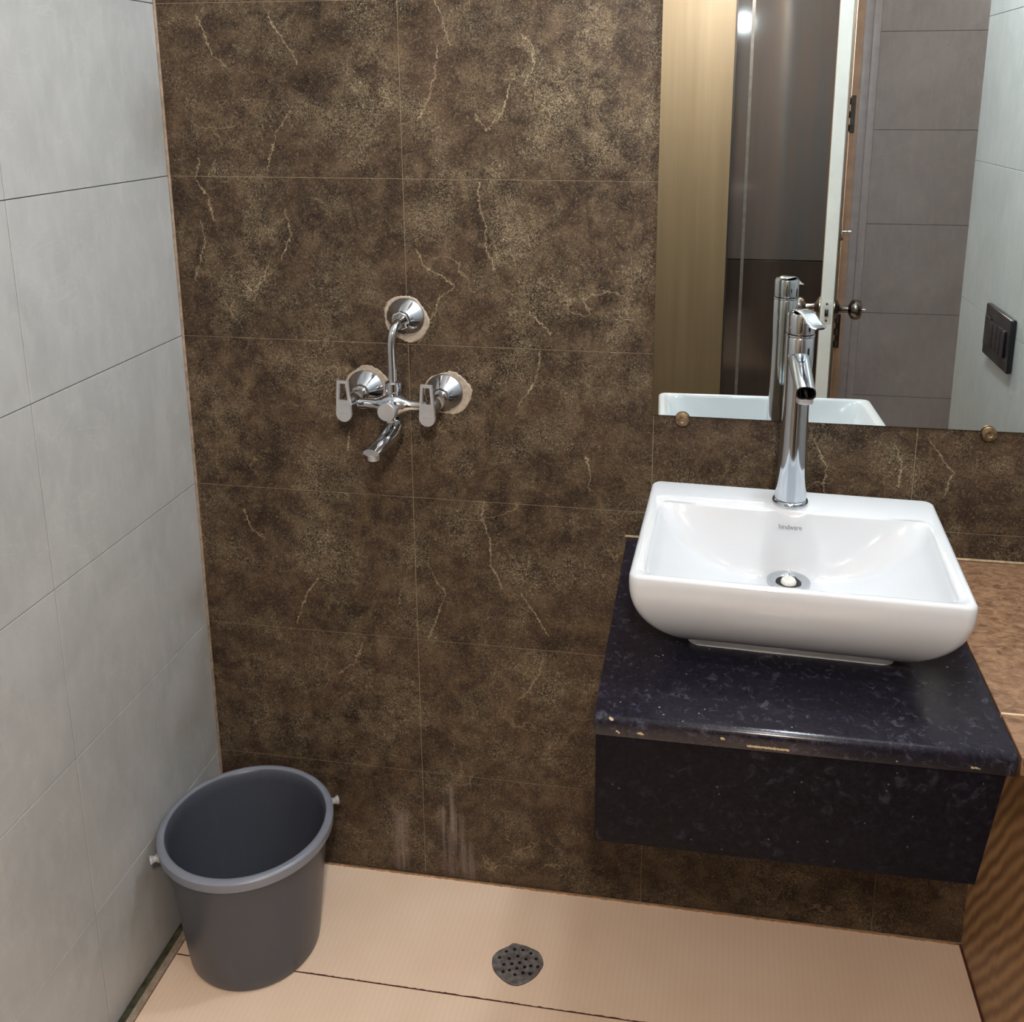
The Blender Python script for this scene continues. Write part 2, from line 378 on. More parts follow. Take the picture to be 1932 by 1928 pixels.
# ---------------------------------------------------------------- setting
wb = tag(box('wall_back', (-0.12, 0.0011, -0.05), (XREC+0.1, 0.13, H), M['grout_pale']), 'brown stone-look tiled wall behind the wall mixer and mirror', 'wall', kind='structure')
for (x0, x1) in edges_between([0.4438, 0.8938, 1.3438], 0.0, XR):
    for (z0, z1) in edges_between(ZJ, 0.0, H):
        segs = []
        for pl in VEINS:
            for a, b in zip(pl, pl[1:]):
                if min(a[0],b[0]) < x1+0.012 and max(a[0],b[0]) > x0-0.012 and min(a[1],b[1]) < z1+0.012 and max(a[1],b[1]) > z0-0.012: segs.append((a, b))
        cls = [c for c in CLOUDS if x0-0.1 < c[0] < x1+0.1 and z0-0.1 < c[1] < z1+0.1]
        mt = brown_tile_mat('brown tile %d %d' % (round(x0*1000), round(z0*1000)), segs, z0 < 0.1 and x0 < 0.8, cls)
        tile(wb, (x0, 0, z0), (1,0,0), (0,0,1), x1-x0, z1-z0, mt, 0.0008)
wl = tag(box('wall_left', (-0.13, YF-0.09, -0.05), (-0.0014, 0.0, H), M['grout_dark']), 'pale grey tiled wall on the left beside the bucket', 'wall', kind='structure')
for (y1, y0) in [(0.0, -0.4434), (-0.4434, -0.8934), (-0.8934, -1.3434), (-1.3434, YF)]:
    for (z0, z1) in edges_between(ZJ, 0.0, H):
        tile(wl, (0, y0, z0), (0,1,0), (0,0,1), y1-y0, z1-z0, M['light'], 0.0014)
tag(box('trim_1', (0.0002, -0.0045, 0.0), (0.0045, -0.0002, H), M['corner'], bevel=0.001), 'thin beige grout strip in the left wall corner', 'trim', kind='structure')
# right wall: pale tiles above the ledge, brown ribbed panels below it
wr = tag(box('wall_right', (XR+0.0014, YC, -0.05), (XREC+0.1, 0.0, H), M['grout_dark']), 'pale tiled right wall seen in the mirror with black switch plate', 'wall', kind='structure')
for (ya, yb) in [(0.0, -0.235), (-0.235, YC)]:
    for (z0, z1) in edges_between([1.149, 1.452, 1.752, 2.052, 2.352], 0.80, H):
        tile(wr, (XR, ya, z0), (0,-1,0), (0,0,1), ya-yb, z1-z0, M['light'], 0.0008)
for (ya, yb) in [(0.0, -0.325), (-0.325, YC)]:
    o = tile(wr, (XL, ya, 0.0), (0,-1,0), (0,0,1), ya-yb, 0.772, M['wood'], 0.0012, t=0.038, name='ribbed_panel')
    o['label'] = 'ribbed brown wood-look lower panel'
# end face of the right wall, and the recess beyond it
wn = tag(box('wall_recess', (XREC, YF, -0.05), (XREC+0.1, YC, H), M['outer_wall']), 'plain cream side of the recess beyond the right wall', 'wall', kind='structure')
# far wall with the doorway; grey tiles
DX0, DX1, DH = 0.66, 1.43, 2.25
wf = tag(box('wall_far', (DX1, YF-0.09, -0.05), (XREC+0.1, YF-0.0014, H), M['grout_dark']), 'grey tiled wall beside the door, seen in the mirror', 'wall', kind='structure')
for (x0, x1) in [(1.5085, XREC)]:
    for (z0, z1) in edges_between([0.27, 0.57, 0.865, 1.17, 1.48, 1.79, 2.10], 0.0, H):
        tile(wf, (x1, YF, z0), (-1,0,0), (0,0,1), x1-x0, z1-z0, M['grey'], 0.0014)
tag(box('wall_door_side', (-0.12, YF-0.09, -0.05), (DX0, YF, H), M['outer_wall']), 'cream wall on the latch side of the doorway', 'wall', kind='structure')
tag(box('wall_door_head', (DX0, YF-0.09, DH), (DX1, YF, H), M['outer_wall']), 'cream wall above the doorway', 'wall', kind='structure')
# floor
fl = tag(box('floor', (-0.12, YF-0.09, -0.08), (XREC+0.1, 0.0, -0.0022), M['grout_floor']), 'peach tiled bathroom floor with thin brown joint', 'floor', kind='structure')
for (ya, yb) in [(-0.0035, -0.2705), (-0.2705, -0.5705), (-0.5705, -0.8705), (-0.8705, -1.1705), (-1.1705, -1.4705), (-1.4705, YF-0.09)]:
    tile(fl, (0.027, yb, 0), (1,0,0), (0,1,0), XL-0.003-0.027, ya-yb, M['floor'], 0.0022, t=0.002)
tile(fl, (XL, YF, 0), (1,0,0), (0,1,0), XREC-XL, YC-YF, M['floor'], 0.0022, t=0.002)
g_ = box('gutter', (0.0, YF, -0.003), (0.012, -0.002, -0.0012), M['gutter'], fl); g_['label'] = 'dark greenish grout gap along the left wall'
g_ = box('gutter', (0.0125, YF, -0.003), (0.0262, -0.002, -0.0004), M['corner'], fl); g_['label'] = 'pale mortar edge beside the floor tiles'
def ragged(name, pts, hw, z, mat, parent, seed, label):
    rnd = random.Random(seed); bm = bmesh.new(); N = 260; L = []
    for i in range(N+1):
        t = i/N; x = pts[0][0] + (pts[1][0]-pts[0][0])*t; y = pts[0][1] + (pts[1][1]-pts[0][1])*t
        o_ = (rnd.random()-0.5)*hw*1.1; a = hw*(0.45+0.75*rnd.random())
        L.append([bm.verts.new((x, y+o_+a, z)), bm.verts.new((x, y+o_-a, z)), bm.verts.new((x, y+o_-a, z-0.002)), bm.verts.new((x, y+o_+a, z-0.002))])
    for A, B in zip(L, L[1:]):
        for k in range(4): bm.faces.new((A[k], A[(k+1) % 4], B[(k+1) % 4], B[k]))
    o = from_bm(name, bm, mat, parent, False); o['label'] = label; return o
M['joint_dirt'] = flat('brown joint dirt', (74,38,32), 0.9, var=0.4, scale=150)
ragged('joint', ((0.03,-0.2705),(XL-0.01,-0.2705)), 0.0013, 0.0004, M['joint_dirt'], fl, 3, 'ragged dark brown floor joint')
ragged('joint', ((0.03,-0.0042),(XL-0.01,-0.0042)), 0.0017, 0.0012, flat('orange-brown mortar', (176,128,90), 0.9, var=0.2, scale=120), fl, 4, 'rough orange-brown mortar line at the wall foot')
# ceiling and outer room
tag(box('ceiling', (-0.12, YF-0.09, H), (XREC+0.1, 0.13, H+0.1), M['ceiling']), 'white painted ceiling above the view', 'ceiling', kind='structure')
YO = -3.35
tag(box('floor_outer', (-0.9, YO-0.1, -0.08), (2.6, YF-0.09, -0.002), M['outer_floor']), 'brown floor of the room outside the doorway', 'floor', kind='structure')
tag(box('ceiling_outer', (-0.9, YO-0.1, H), (2.6, YF-0.09, H+0.1), M['ceiling']), 'white ceiling of the room outside the doorway', 'ceiling', kind='structure')
tag(box('wall_outer_back', (-0.9, YO-0.1, -0.05), (2.6, YO, H), M['outer_wall']), 'cream wall behind the dark wardrobe', 'wall', kind='structure')
tag(box('wall_outer_left', (-1.0, YO-0.1, -0.05), (-0.9, YF-0.09, H), M['outer_wall']), 'cream left wall of the room outside the doorway', 'wall', kind='structure')
tag(box('wall_outer_right', (2.6, YO-0.1, -0.05), (2.7, YF-0.09, H), M['outer_wall']), 'cream right wall of the room outside the doorway', 'wall', kind='structure')
tag(box('wall_outer_front', (-0.9, YF-0.10, -0.05), (-0.12, YF-0.0, H), M['outer_wall']), 'cream wall left of the bathroom, outside', 'wall', kind='structure')
tag(box('wall_outer_front_right', (XREC+0.1, YF-0.10, -0.05), (2.6, YF-0.0, H), M['outer_wall']), 'cream wall right of the bathroom, outside', 'wall', kind='structure')

# door: frame and open leaf
dr = thing('door_1', 'ivory-edged bathroom door standing open, seen in the mirror', 'door', (1.412, YF, 0), kind='structure')
def wbox(name, lo, hi, mat, parent, bevel=0.001):
    return box(name, lo, hi, mat, parent, bevel)
# architrave (local to hinge point)
fr = wbox('door_frame', (0.044, -0.09, 0.0), (0.072, 0.010, DH+0.05), M['frame'], dr, 0.002)
wbox('frame_moulding', (0.070, -0.05, 0.0), (0.096, 0.016, DH+0.05), M['frame'], fr, 0.004)
wbox('door_stop', (0.019, -0.09, 0.0), (0.0435, 0.014, DH), M['stop'], fr, 0.001)
wbox('frame_head', (DX0-1.412-0.05, -0.09, DH), (0.092, 0.012, DH+0.06), M['frame'], fr, 0.002)
wbox('frame_jamb', (DX0-1.412-0.05, -0.09, 0.0), (DX0-1.412+0.02, 0.012, DH+0.05), M['frame'], fr, 0.002)
ang = math.radians(-6.6)
leaf_e = bpy.data.objects.new('door_leaf', None)
# leaf mesh built along +y from hinge, thickness in -x
bm = bmesh.new(); bm_box(bm, (-0.034, 0.004, 0.008), (0.0, 0.662, DH-0.01), 0.0012, 1)
bpy.data.objects.remove(leaf_e)
leaf = from_bm('door_leaf', bm, M['door_edge'], dr, True); leaf.location = (0.0, 0.0, 0); leaf.rotation_euler = (0, 0, -ang)
leaf['label'] = 'ivory painted door leaf'
# thin beige laminate on both faces
wbox('face_laminate', (0.0, 0.006, 0.01), (0.0012, 0.660, DH-0.012), M['door_face'], leaf, 0.0)
wbox('face_laminate', (-0.0352, 0.006, 0.01), (-0.034, 0.660, DH-0.012), M['door_face'], leaf, 0.0)
KZ = 0.998
def knob(sx, x0, pin):
    prof = [(0.0,0.0),(0.033,0.0),(0.033,0.003),(0.024,0.010),(0.013,0.016),(0.0105,0.022),(0.0105,0.040),(0.016,0.043),(0.0255,0.048),(0.0285,0.056),(0.0285,0.066),(0.0245,0.074),(0.012,0.078),(0.0,0.0785)]
    o = lathe('door_knob', prof, (x0, 0.602, KZ), (sx,0,0), M['steel'], leaf, 40); o['label'] = 'brushed steel round door knob'
    return o
k1 = knob(1, 0.0013, True); knob(-1, -0.0353, False)
lathe('privacy_button', [(0.0,0.0),(0.004,0.0),(0.004,0.010),(0.0,0.011)], (0.079, 0.602, KZ), (1,0,0), M['chrome'], leaf, 16)
wbox('latch_plate', (-0.0300, 0.6618, KZ-0.034), (-0.0045, 0.6634, KZ+0.034), M['white_plastic'], leaf, 0.0004)
wbox('latch_bolt', (-0.0225, 0.6630, KZ-0.011), (-0.0120, 0.6720, KZ+0.011), M['steel'], leaf, 0.003)
for dz in (-0.024, 0.024):
    lathe('latch_screw', [(0.0,0.0),(0.0038,0.0),(0.0030,0.0014),(0.0,0.0014)], (-0.0172, 0.6632, KZ+dz), (0,1,0), M['brass'], leaf, 14)
# slide bolt above the knob
wbox('slide_bolt_plate', (0.0012, 0.600, 1.175), (0.004, 0.660, 1.235), M['steel'], leaf, 0.0006)
from_bm('slide_bolt_rod', bm_lathe(bmesh.new(), [(0.0,0.0),(0.0045,0.0),(0.0045,0.06),(0.0,0.06)], (0.010, 0.596, 1.205), (0,1,0), 16), M['chrome'], leaf)
from_bm('slide_bolt_pin', bm_lathe(bmesh.new(), [(0.0,0.0),(0.0025,0.0),(0.0028,0.012),(0.0045,0.014),(0.0045,0.024),(0.0,0.026)], (0.010, 0.640, 1.224), (1,0,0), 16), M['chrome'], leaf)
for zc in (1.53, 0.80):
    hb = bmesh.new()
    bm_box(hb, (0.001, 0.002, zc-0.06), (0.004, 0.030, zc+0.06), 0.0004, 1)
    bm_box(hb, (0.018, 0.0145, zc-0.06), (0.034, 0.0165, zc+0.06), 0.0004, 1)
    hg = from_bm('hinge', hb, M['steel'], fr, True); hg['label'] = 'worn steel butt hinge'
    hk = bmesh.new()
    for k in range(3): bm_lathe(hk, [(0.0,0.0),(0.0065,0.0),(0.0065,0.022),(0.0,0.022)], (0.020, 0.022, zc-0.055+k*0.043), (0,0,1), 14)
    from_bm('hinge_knuckle', hk, M['steel'], fr)

# ---------------------------------------------------------------- counter
ZC = 0.80; YCF = -0.557; X0 = 0.851; X1 = 1.376
ct = thing('vanity_counter', 'black speckled granite counter box under the white basin', 'counter', (1.11, -0.28, 0.604))
def cbox(name, lo, hi, mat, bevel=0.0, seg=2):
    o = box(name, lo, hi, mat, None, bevel, seg); o.data.transform(Matrix.Translation((-1.11, 0.28, -0.604))); o.parent = ct; return o
# slab with a rounded front edge: profile in (y, z) swept along x
bm = bmesh.new(); prof = [(-0.001, ZC), (-0.001, ZC-0.030), (YCF+0.006, ZC-0.030), (YCF+0.001, ZC-0.028), (YCF-0.0005, ZC-0.022)]
for i in range(9):
    a = math.pi/2*i/8; prof.append((YCF+0.009-0.0095*math.cos(a), ZC-0.0095+0.0095*math.sin(a)))
rings = [[(x, y, z) for (y, z) in prof] for x in (X0, X0+0.003, X1-0.003, X1)]
for k in (0, 3):
    rings[k] = [(x, -0.001+(y+0.001)*0.996, ZC-0.015+(z-ZC+0.015)*0.93) for (x, y, z) in rings[k]]
bm_loft(bm, rings)
top = from_bm('top_slab', bm, M['granite'], None, True); top.data.transform(Matrix.Translation((-1.11, 0.28, -0.604))); top.parent = ct
top['label'] = 'speckled black granite top with rounded front edge'
# body: front panel (its right end leans slightly in), sides and bottom
bm = bmesh.new()
zt, zb = ZC-0.030, 0.604
P = [(X0+0.002, YCF+0.007), (X1-0.010, YCF+0.007), (X1-0.010, YCF+0.025), (X0+0.002, YCF+0.025)]
bm_loft(bm, [[(x-(0.022 if x > 1.2 else 0), y, zb) for x, y in P], [(x, y, zt) for x, y in P]])
f_ = from_bm('front_panel', bm, M['granite_front'], None, False); f_.data.transform(Matrix.Translation((-1.11, 0.28, -0.604))); f_.parent = ct
cbox('side_panel', (X0+0.002, YCF+0.0255, zb), (X0+0.020, -0.001, zt), M['granite_front'])
cbox('side_panel', (X1-0.052, YCF+0.0255, zb), (X1-0.034, -0.001, zt), M['granite_front'])
cbox('base_panel', (X0+0.0205, YCF+0.0255, zb), (X1-0.0525, -0.001, zb+0.018), M['granite_front'])
s_ = cbox('sealant_bead', (X0-0.004, -0.006, ZC-0.0005), (X1, -0.0005, ZC+0.0035), M['seal'], 0.0015, 1); s_['label'] = 'pale cement bead along the wall'
# ledge to the right of it
lg = thing('stone_ledge', 'narrow brown stone ledge filling the gap right of the black counter', 'ledge', (1.463, -0.28, 0.775))
for (ya, yb) in [(-0.001, -0.4625), (-0.4645, -0.5565)]:
    o = box('slab', (X1+0.003-1.463, yb+0.28, -0.001), (XR-0.001-1.463, ya+0.28, 0.0245), M['ledge'], lg, 0.0012, 1)
o = box('joint_filler', (X1+0.003-1.463, -0.4649+0.28, 0.0), (XR-0.002-1.463, -0.4621+0.28, 0.0250), flat('pale joint filler', (214,190,160), 0.8), lg); o['label'] = 'pale joint line'
o = box('sealant_bead', (X1+0.003-1.463, -0.006+0.28, 0.0245), (XR-0.002-1.463, -0.0005+0.28, 0.0285), M['seal'], lg, 0.0015, 1)

# ---------------------------------------------------------------- basin
BX, BY = 1.1185, -0.2800; BR = math.radians(-2.4); RIM = 0.150
bs = thing('wash_basin', 'white rectangular ceramic countertop basin on black counter', 'basin', (BX, BY, ZC+0.0002), BR)
def rrect(hw, y0, y1, r, n=12, z=0.0, cx=0.0, sq=None):
    pts = []; hd = (y1-y0)/2; cy = (y0+y1)/2; r = min(r, hw*0.98, hd*0.98)
    for (sx, sy, a0) in ((1,1,0), (-1,1,90), (-1,-1,180), (1,-1,270)):
        for i in range(n):
            a = math.radians(a0 + 90*i/(n-1))
            pts.append((cx+sx*(hw-r)+r*math.cos(a), cy+sy*(hd-r)+r*math.sin(a), z))
    # resample straight runs
    out = []
    N = len(pts)
    for i in range(N):
        a = Vector(pts[i]); b = Vector(pts[(i+1) % N]); L = (b-a).length; out.append(tuple(a))
        if (i % n) == n-1:
            k = 48 if i//n in (0, 2) else 30
            for j in range(1, k): out.append(tuple(a+(b-a)*j/k))
    return out
DRX, DRY = 0.0, 0.040
DZ = RIM-0.0985
HW, YB, YFr = 0.2270, 0.1800, -0.1810        # rim half width, back and front in local y
OX0, OX1, OYB, OYF = -0.2105, 0.2105, 0.090, -0.168   # opening
def bowl():
    bm = bmesh.new(); rings = []
    # outside, from foot to rim
    foot = [(0.1475, 0.105, -0.086, 0.0, 0.02), (0.1475, 0.105, -0.086, 0.0115, 0.02)]
    for hw, yb, yf, z, r in foot: rings.append(rrect(hw, yf, yb, r, z=z))
    K = 12
    for i in range(K+1):
        t = i/K; s = math.sin(t*math.pi/2)**0.92; zz = 0.0125 + (RIM-0.014-0.0125)*t**1.22
        rings.append(rrect(0.150+(HW-0.150)*s, -0.090+(YFr+0.090)*s, 0.110+(YB-0.110)*s, 0.020-0.004*s, z=zz))
    for a in (20, 45, 70, 90):
        a = math.radians(a); e = 0.006*(1-math.cos(a))
        rings.append(rrect(HW-e, YFr+e, YB-e, 0.016-e*0.6, z=RIM-0.006+0.006*math.sin(a)))
    rings.append(rrect(0.2125, -0.1720, 0.096, 0.016, z=RIM))
    # inside
    def depth(x, y):
        u = abs(x)/0.211
        bottom = 0.100*max(0.0, 1-u**3.3)**0.95
        vb = (OYB - y)/0.037; vf = (y - OYF)/0.040
        g = 1.0
        for q in (vb, vf):
            q = max(0.0, min(1.0, q)); g *= 1-(1-q)**1.35
        side = max(0.0, min(1.0, (0.2105-abs(x))/0.016)); side = side*side*(3-2*side)
        d = bottom*g*(0.25+0.75*side)
        f = max(0.0, min(1.0, (0.056-math.hypot(x-DRX, y-DRY))/0.020)); f = f*f*(3-2*f)
        return d*(1-f)+0.0985*f
    base = rrect(0.2105, OYF, OYB, 0.014, z=0)
    DX_, DY_ = 0.0, 0.046
    for s in [1.0, 0.99, 0.975, 0.955, 0.93, 0.90, 0.865, 0.83, 0.79, 0.74, 0.69, 0.65, 0.60, 0.55, 0.50, 0.45, 0.40, 0.35, 0.30, 0.25, 0.20, 0.15, 0.10, 0.06]:
        ring = []
        for (x, y, z) in base:
            X = DX_+(x-DX_)*s; Y = DY_+(y-DY_)*s
            d = depth(X, Y)
            if s > 0.999: d = 0.0012
            ring.append((X, Y, RIM-0.0004-d))
        rings.append(ring)
    last = rings[-1]; n = len(last)
    bm_loft(bm, rings, caps=True)
    o = from_bm('bowl', bm, M['ceramic'], bs, True)
    o.data.set_sharp_from_angle(angle=math.radians(75))
    return o
bowl()
dn = lathe('drain', [(0.0,-0.002),(0.0335,-0.002),(0.0335,0.0035),(0.031,0.0048),(0.024,0.0040),(0.0195,0.0010),(0.0190,-0.001),(0.0,-0.001)], (DRX, DRY, DZ), (0,0,1), M['chrome'], bs, 48, cap=False)
dn['label'] = 'chrome drain ring'
dd = lathe('drain_hole', [(0.0,0.0),(0.0195,0.0),(0.0195,0.0008),(0.0,0.0008)], (DRX, DRY, DZ-0.0005), (0,0,1), M['black'], dn, 32)
sp_ = lathe('stopper', [(0.0,0.0),(0.0115,0.0),(0.0120,0.004),(0.010,0.0075),(0.0,0.0085)], (DRX, DRY-0.002, DZ-0.0005), (0,0,1), M['white_plastic'], dn, 32)
# printed lettering on the sloping inner back
cu = bpy.data.curves.new('lettering', 'FONT'); cu.body = 'hindware'; cu.size = 0.0105; cu.align_x = 'CENTER'; cu.extrude = 0.0001; cu.space_character = 0.92
to = bpy.data.objects.new('tmp_text', cu); C.objects.link(to)
dg = bpy.context.evaluated_depsgraph_get(); me = bpy.data.meshes.new_from_object(to.evaluated_get(dg)); bpy.data.objects.remove(to)
LT = (0.000, 0.0782, RIM-0.026)
lt = link('printed_lettering', me, M['ink'], bs); lt.location = LT; lt.rotation_euler = (math.radians(62), 0, 0)
lt['label'] = 'small grey printed lettering'

# ---------------------------------------------------------------- basin tap
TX, TY = 1.1235, -0.155
tp = thing('basin_tap', 'tall chrome single-lever tap standing on the white basin', 'tap', (TX, TY, ZC+RIM+0.0004))
cr = M['chrome']
lathe('base_ring', [(0.0,0.0),(0.0285,0.0),(0.0290,0.003),(0.0275,0.007),(0.0245,0.009),(0.0,0.009)], (0,0,0), (0,0,1), cr, tp, 64)
lathe('column', [(0.0,0.009),(0.0250,0.0095),(0.0243,0.030),(0.0228,0.065),(0.0210,0.110),(0.0203,0.150),(0.0205,0.200),(0.0215,0.240),(0.0218,0.275),(0.0210,0.277),(0.0,0.277)], (0,0,0), (0,0,1), cr, tp, 64)
lathe('collar', [(0.0,0.278),(0.0222,0.278),(0.0226,0.2795),(0.0222,0.281),(0.0,0.281)], (0,0,0), (0,0,1), cr, tp, 64)
cap = lathe('lever_cap', [(0.0,0.2825),(0.0212,0.2825),(0.0216,0.284),(0.0218,0.312),(0.0208,0.3145),(0.0,0.3155)], (0,0,0), (0,0,1), cr, tp, 64)
# lever: a tapering flat tongue lying on the cap and dipping beyond its edge
bm = bmesh.new(); rings = []
dirv = Vector((0.50, -0.866, 0)).normalized(); sd = Vector((-dirv.y, dirv.x, 0))
for (s, hw, zz, th) in [(-0.016,0.005,0.3155,0.002),(-0.006,0.009,0.3165,0.003),(0.008,0.0105,0.3160,0.0035),(0.020,0.0100,0.3110,0.004),(0.030,0.0098,0.3040,0.004),(0.038,0.0110,0.2990,0.0045),(0.045,0.0105,0.2970,0.004),(0.049,0.006,0.2970,0.003)]:
    c = dirv*s; r_ = []
    for k in range(16):
        a = 2*math.pi*k/16; r_.append(c + sd*(1.3*hw*math.copysign(abs(math.cos(a))**0.7, math.cos(a))) + Vector((0,0,zz+th/2+th/2*math.copysign(abs(math.sin(a))**0.8, math.sin(a)))))
    rings.append(r_)
bm_loft(bm, rings); from_bm('lever', bm, cr, cap)
# spout: D-shaped arm sloping down to the front, open mouth
bm = bmesh.new()
def dsec(c, hw, hh, n=24, drop=0.0):
    out = []
    for k in range(n):
        a = 2*math.pi*k/n; x = hw*math.copysign(abs(math.cos(a))**0.72, math.cos(a)); z = hh*math.sin(a)
        if math.sin(a) < 0: z = -hh*abs(math.sin(a))**0.55
        out.append((c[0]+x, c[1], c[2]+z))
    return out
SP = [(0.0,-0.004,0.243,0.0165,0.016),(0.0,-0.018,0.240,0.0160,0.0155),(0.0008,-0.045,0.232,0.0152,0.0135),(0.0018,-0.075,0.2235,0.0146,0.0112),(0.0028,-0.105,0.2155,0.0143,0.0098)]
outer = [dsec(p[:3], p[3], p[4]) for p in SP]
inner = [dsec((p[0], p[1], p[2]+0.0006), p[3]-0.0022, p[4]-0.0020) for p in reversed(SP[1:])]
bm_loft(bm, outer+inner, caps=True)
spo = from_bm('spout', bm, cr, tp); spo['label'] = 'open-mouthed sloping chrome spout'
lathe('aerator', [(0.0,0.0),(0.0115,0.0),(0.0125,0.002),(0.0125,0.008),(0.0,0.008)], (0.0025, -0.094, 0.1975), (0,0,1), M['satin'], spo, 32)

# ---------------------------------------------------------------- wall mixer
MX, MY, MZ = 0.4350, -0.070, 1.055
mx = thing('wall_mixer', 'chrome two-handle bath mixer with bent riser on the brown wall', 'tap', (MX, 0, MZ))
FL = [(-0.076, 0.006), (0.075, 0.005), (0.006, 0.145)]
rnd = random.Random(5)
def loc(p): return (p[0], p[1], p[2])
for i, (fx, fz) in enumerate(FL):
    fo = lathe('flange', [(0.0,0.0005),(0.0355,0.0005),(0.0361,0.0020),(0.0350,0.0042),(0.0160,0.0215),(0.0135,0.0250),(0.0,0.0250)], (fx, 0, fz), (0,-1,0), cr, mx, 64)
    fo['label'] = 'conical chrome wall flange'
    if i < 2:
        lathe('nut', [(0.0,0.0255),(0.0160,0.0255),(0.0168,0.0275),(0.0168,0.0350),(0.0150,0.0372),(0.0,0.0365)], (fx, 0, fz), (0,-1,0), cr, mx, 8)
        lathe('inlet', [(0.0,0.030),(0.0128,0.030),(0.0130,0.046),(0.0138,0.056),(0.0140,0.074),(0.0125,0.088),(0.0085,0.094),(0.0085,0.108),(0.0,0.108)], (fx, 0, fz-0.002), (0,-1,0), cr, mx, 40)
    else:
        lathe('nut', [(0.0,0.0255),(0.0165,0.0255),(0.0172,0.0270),(0.0172,0.0345),(0.0150,0.0365),(0.0,0.0350)], (fx, 0, fz), (0,-1,0), cr, mx, 8)
# plaster collars round the flanges belong to the wall
for i, (fx, fz) in enumerate(FL):
    bm = bmesh.new(); n = 72; R1, R2, R3 = [], [], []
    ox, oz = [(0.002,0.002),(0.006,-0.001),(0.001,-0.003)][i]
    for k in range(n):
        a = 2*math.pi*k/n
        rr = 0.0425 + 0.0022*math.sin(2*a+i*1.7) + 0.0013*math.sin(5*a+i) + (rnd.random()-0.5)*0.0016
        if i == 1 and 0.1 < a < 1.5: rr += 0.003*rnd.random()
        x = MX+fx+ox+rr*math.cos(a); z = MZ+fz+oz+rr*math.sin(a)
        R1.append((x, -0.0001, z)); x2 = MX+fx+ox+(rr-0.002)*math.cos(a); z2 = MZ+fz+oz+(rr-0.002)*math.sin(a)
        R2.append((x2, -0.0020-0.0006*rnd.random(), z2)); R3.append((MX+fx+0.02*math.cos(a), -0.0012, MZ+fz+0.02*math.sin(a)))
    bm_loft(bm, [R1, R2, R3]); o = from_bm('plaster_collar', bm, M['plaster'], wb); o['label'] = 'rough pale plaster patch around a mixer flange'
# central body with arms
bm = bmesh.new()
bm_lathe(bm, [(0.0,-0.074),(0.0095,-0.074),(0.0088,-0.050),(0.0092,-0.032),(0.0150,-0.020),(0.0215,-0.010),(0.0232,0.0),(0.0215,0.010),(0.0150,0.020),(0.0092,0.032),(0.0088,0.050),(0.0095,0.074),(0.0,0.074)], (0, MY, 0.0), (1,0,0), 40)
from_bm('body', bm, cr, mx)
lathe('socket', [(0.0,0.014),(0.0130,0.016),(0.0128,0.024),(0.0145,0.026),(0.0145,0.041),(0.0120,0.043),(0.0,0.043)], (0, MY, 0), (0,0,1), cr, mx, 40)
lathe('outlet', [(0.0,-0.014),(0.0145,-0.014),(0.0140,-0.026),(0.0125,-0.034),(0.0,-0.034)], (0, MY, 0), (0,0,1), cr, mx, 40)
lathe('diverter_stem', [(0.0,0.010),(0.0165,0.012),(0.0150,0.024),(0.0150,0.030),(0.0,0.030)], (0, MY, -0.001), (0,-1,0), cr, mx, 8)
dk = lathe('diverter_knob', [(0.0,0.030),(0.0152,0.031),(0.0164,0.033),(0.0164,0.043),(0.0155,0.0445),(0.0,0.0450)], (0, MY, -0.001), (0,-1,0), M['satin'], mx, 48); dk['label'] = 'round satin diverter knob'
pts = catmull([(0.006, -0.034, 0.145), (0.005, -0.052, 0.144), (0.002, -0.066, 0.132), (0.0, -0.0705, 0.108), (0.0, -0.0700, 0.075), (0.0, -0.070, 0.040)], 8)
tube('riser_pipe', pts, 0.0072, cr, mx, 24)
# spout: down out of the body, then forward, flattening at the tip
pts = catmull([(0.0, -0.070, -0.030), (0.0005, -0.074, -0.040), (0.000, -0.092, -0.049), (-0.003, -0.120, -0.052), (-0.007, -0.150, -0.054), (-0.010, -0.172, -0.056)], 8)
def sr(t): return (0.0150+0.0012*math.sin(t*math.pi), 0.0165-0.0095*max(0, t-0.35)/0.65)
spm = tube('spout', pts, sr, cr, mx, 28, side=(1,0,0)); spm['label'] = 'short chrome spout flattening towards its tip'
lathe('aerator', [(0.0,0.0),(0.0095,0.0),(0.0100,0.001),(0.0100,0.010),(0.0,0.010)], (-0.009, -0.163, -0.071), (0,0,1), M['satin'], spm, 28)
# handles: trapezoid plates with a slot
def curve_plate(name, outline, holes, th, bev=0.0004):
    cu = bpy.data.curves.new(name, 'CURVE'); cu.dimensions = '2D'; cu.fill_mode = 'BOTH'; cu.extrude = th/2; cu.bevel_depth = bev; cu.bevel_resolution = 1; cu.offset = -bev
    for pl in [outline]+holes:
        s = cu.splines.new('POLY'); s.points.add(len(pl)-1); s.use_cyclic_u = True
        for p, q in zip(s.points, pl): p.co = (q[0], q[1], 0, 1)
    o = bpy.data.objects.new('tmp', cu); C.objects.link(o)
    dg = bpy.context.evaluated_depsgraph_get(); dg.update()
    me = bpy.data.meshes.new_from_object(o.evaluated_get(dg)); bpy.data.objects.remove(o); me.name = name
    return me
out = [(-0.0105, 0.046), (0.0105, 0.046)]
for k in range(0, 19):
    a = math.radians(-k*10); out.append((0.0148*math.cos(a), -0.014+0.0148*math.sin(a)))
slot = [(-0.0062, 0.041), (0.0062, 0.041), (0.0088, 0.011), (-0.0088, 0.011)]
pm = curve_plate('lever', out, [slot], 0.005)
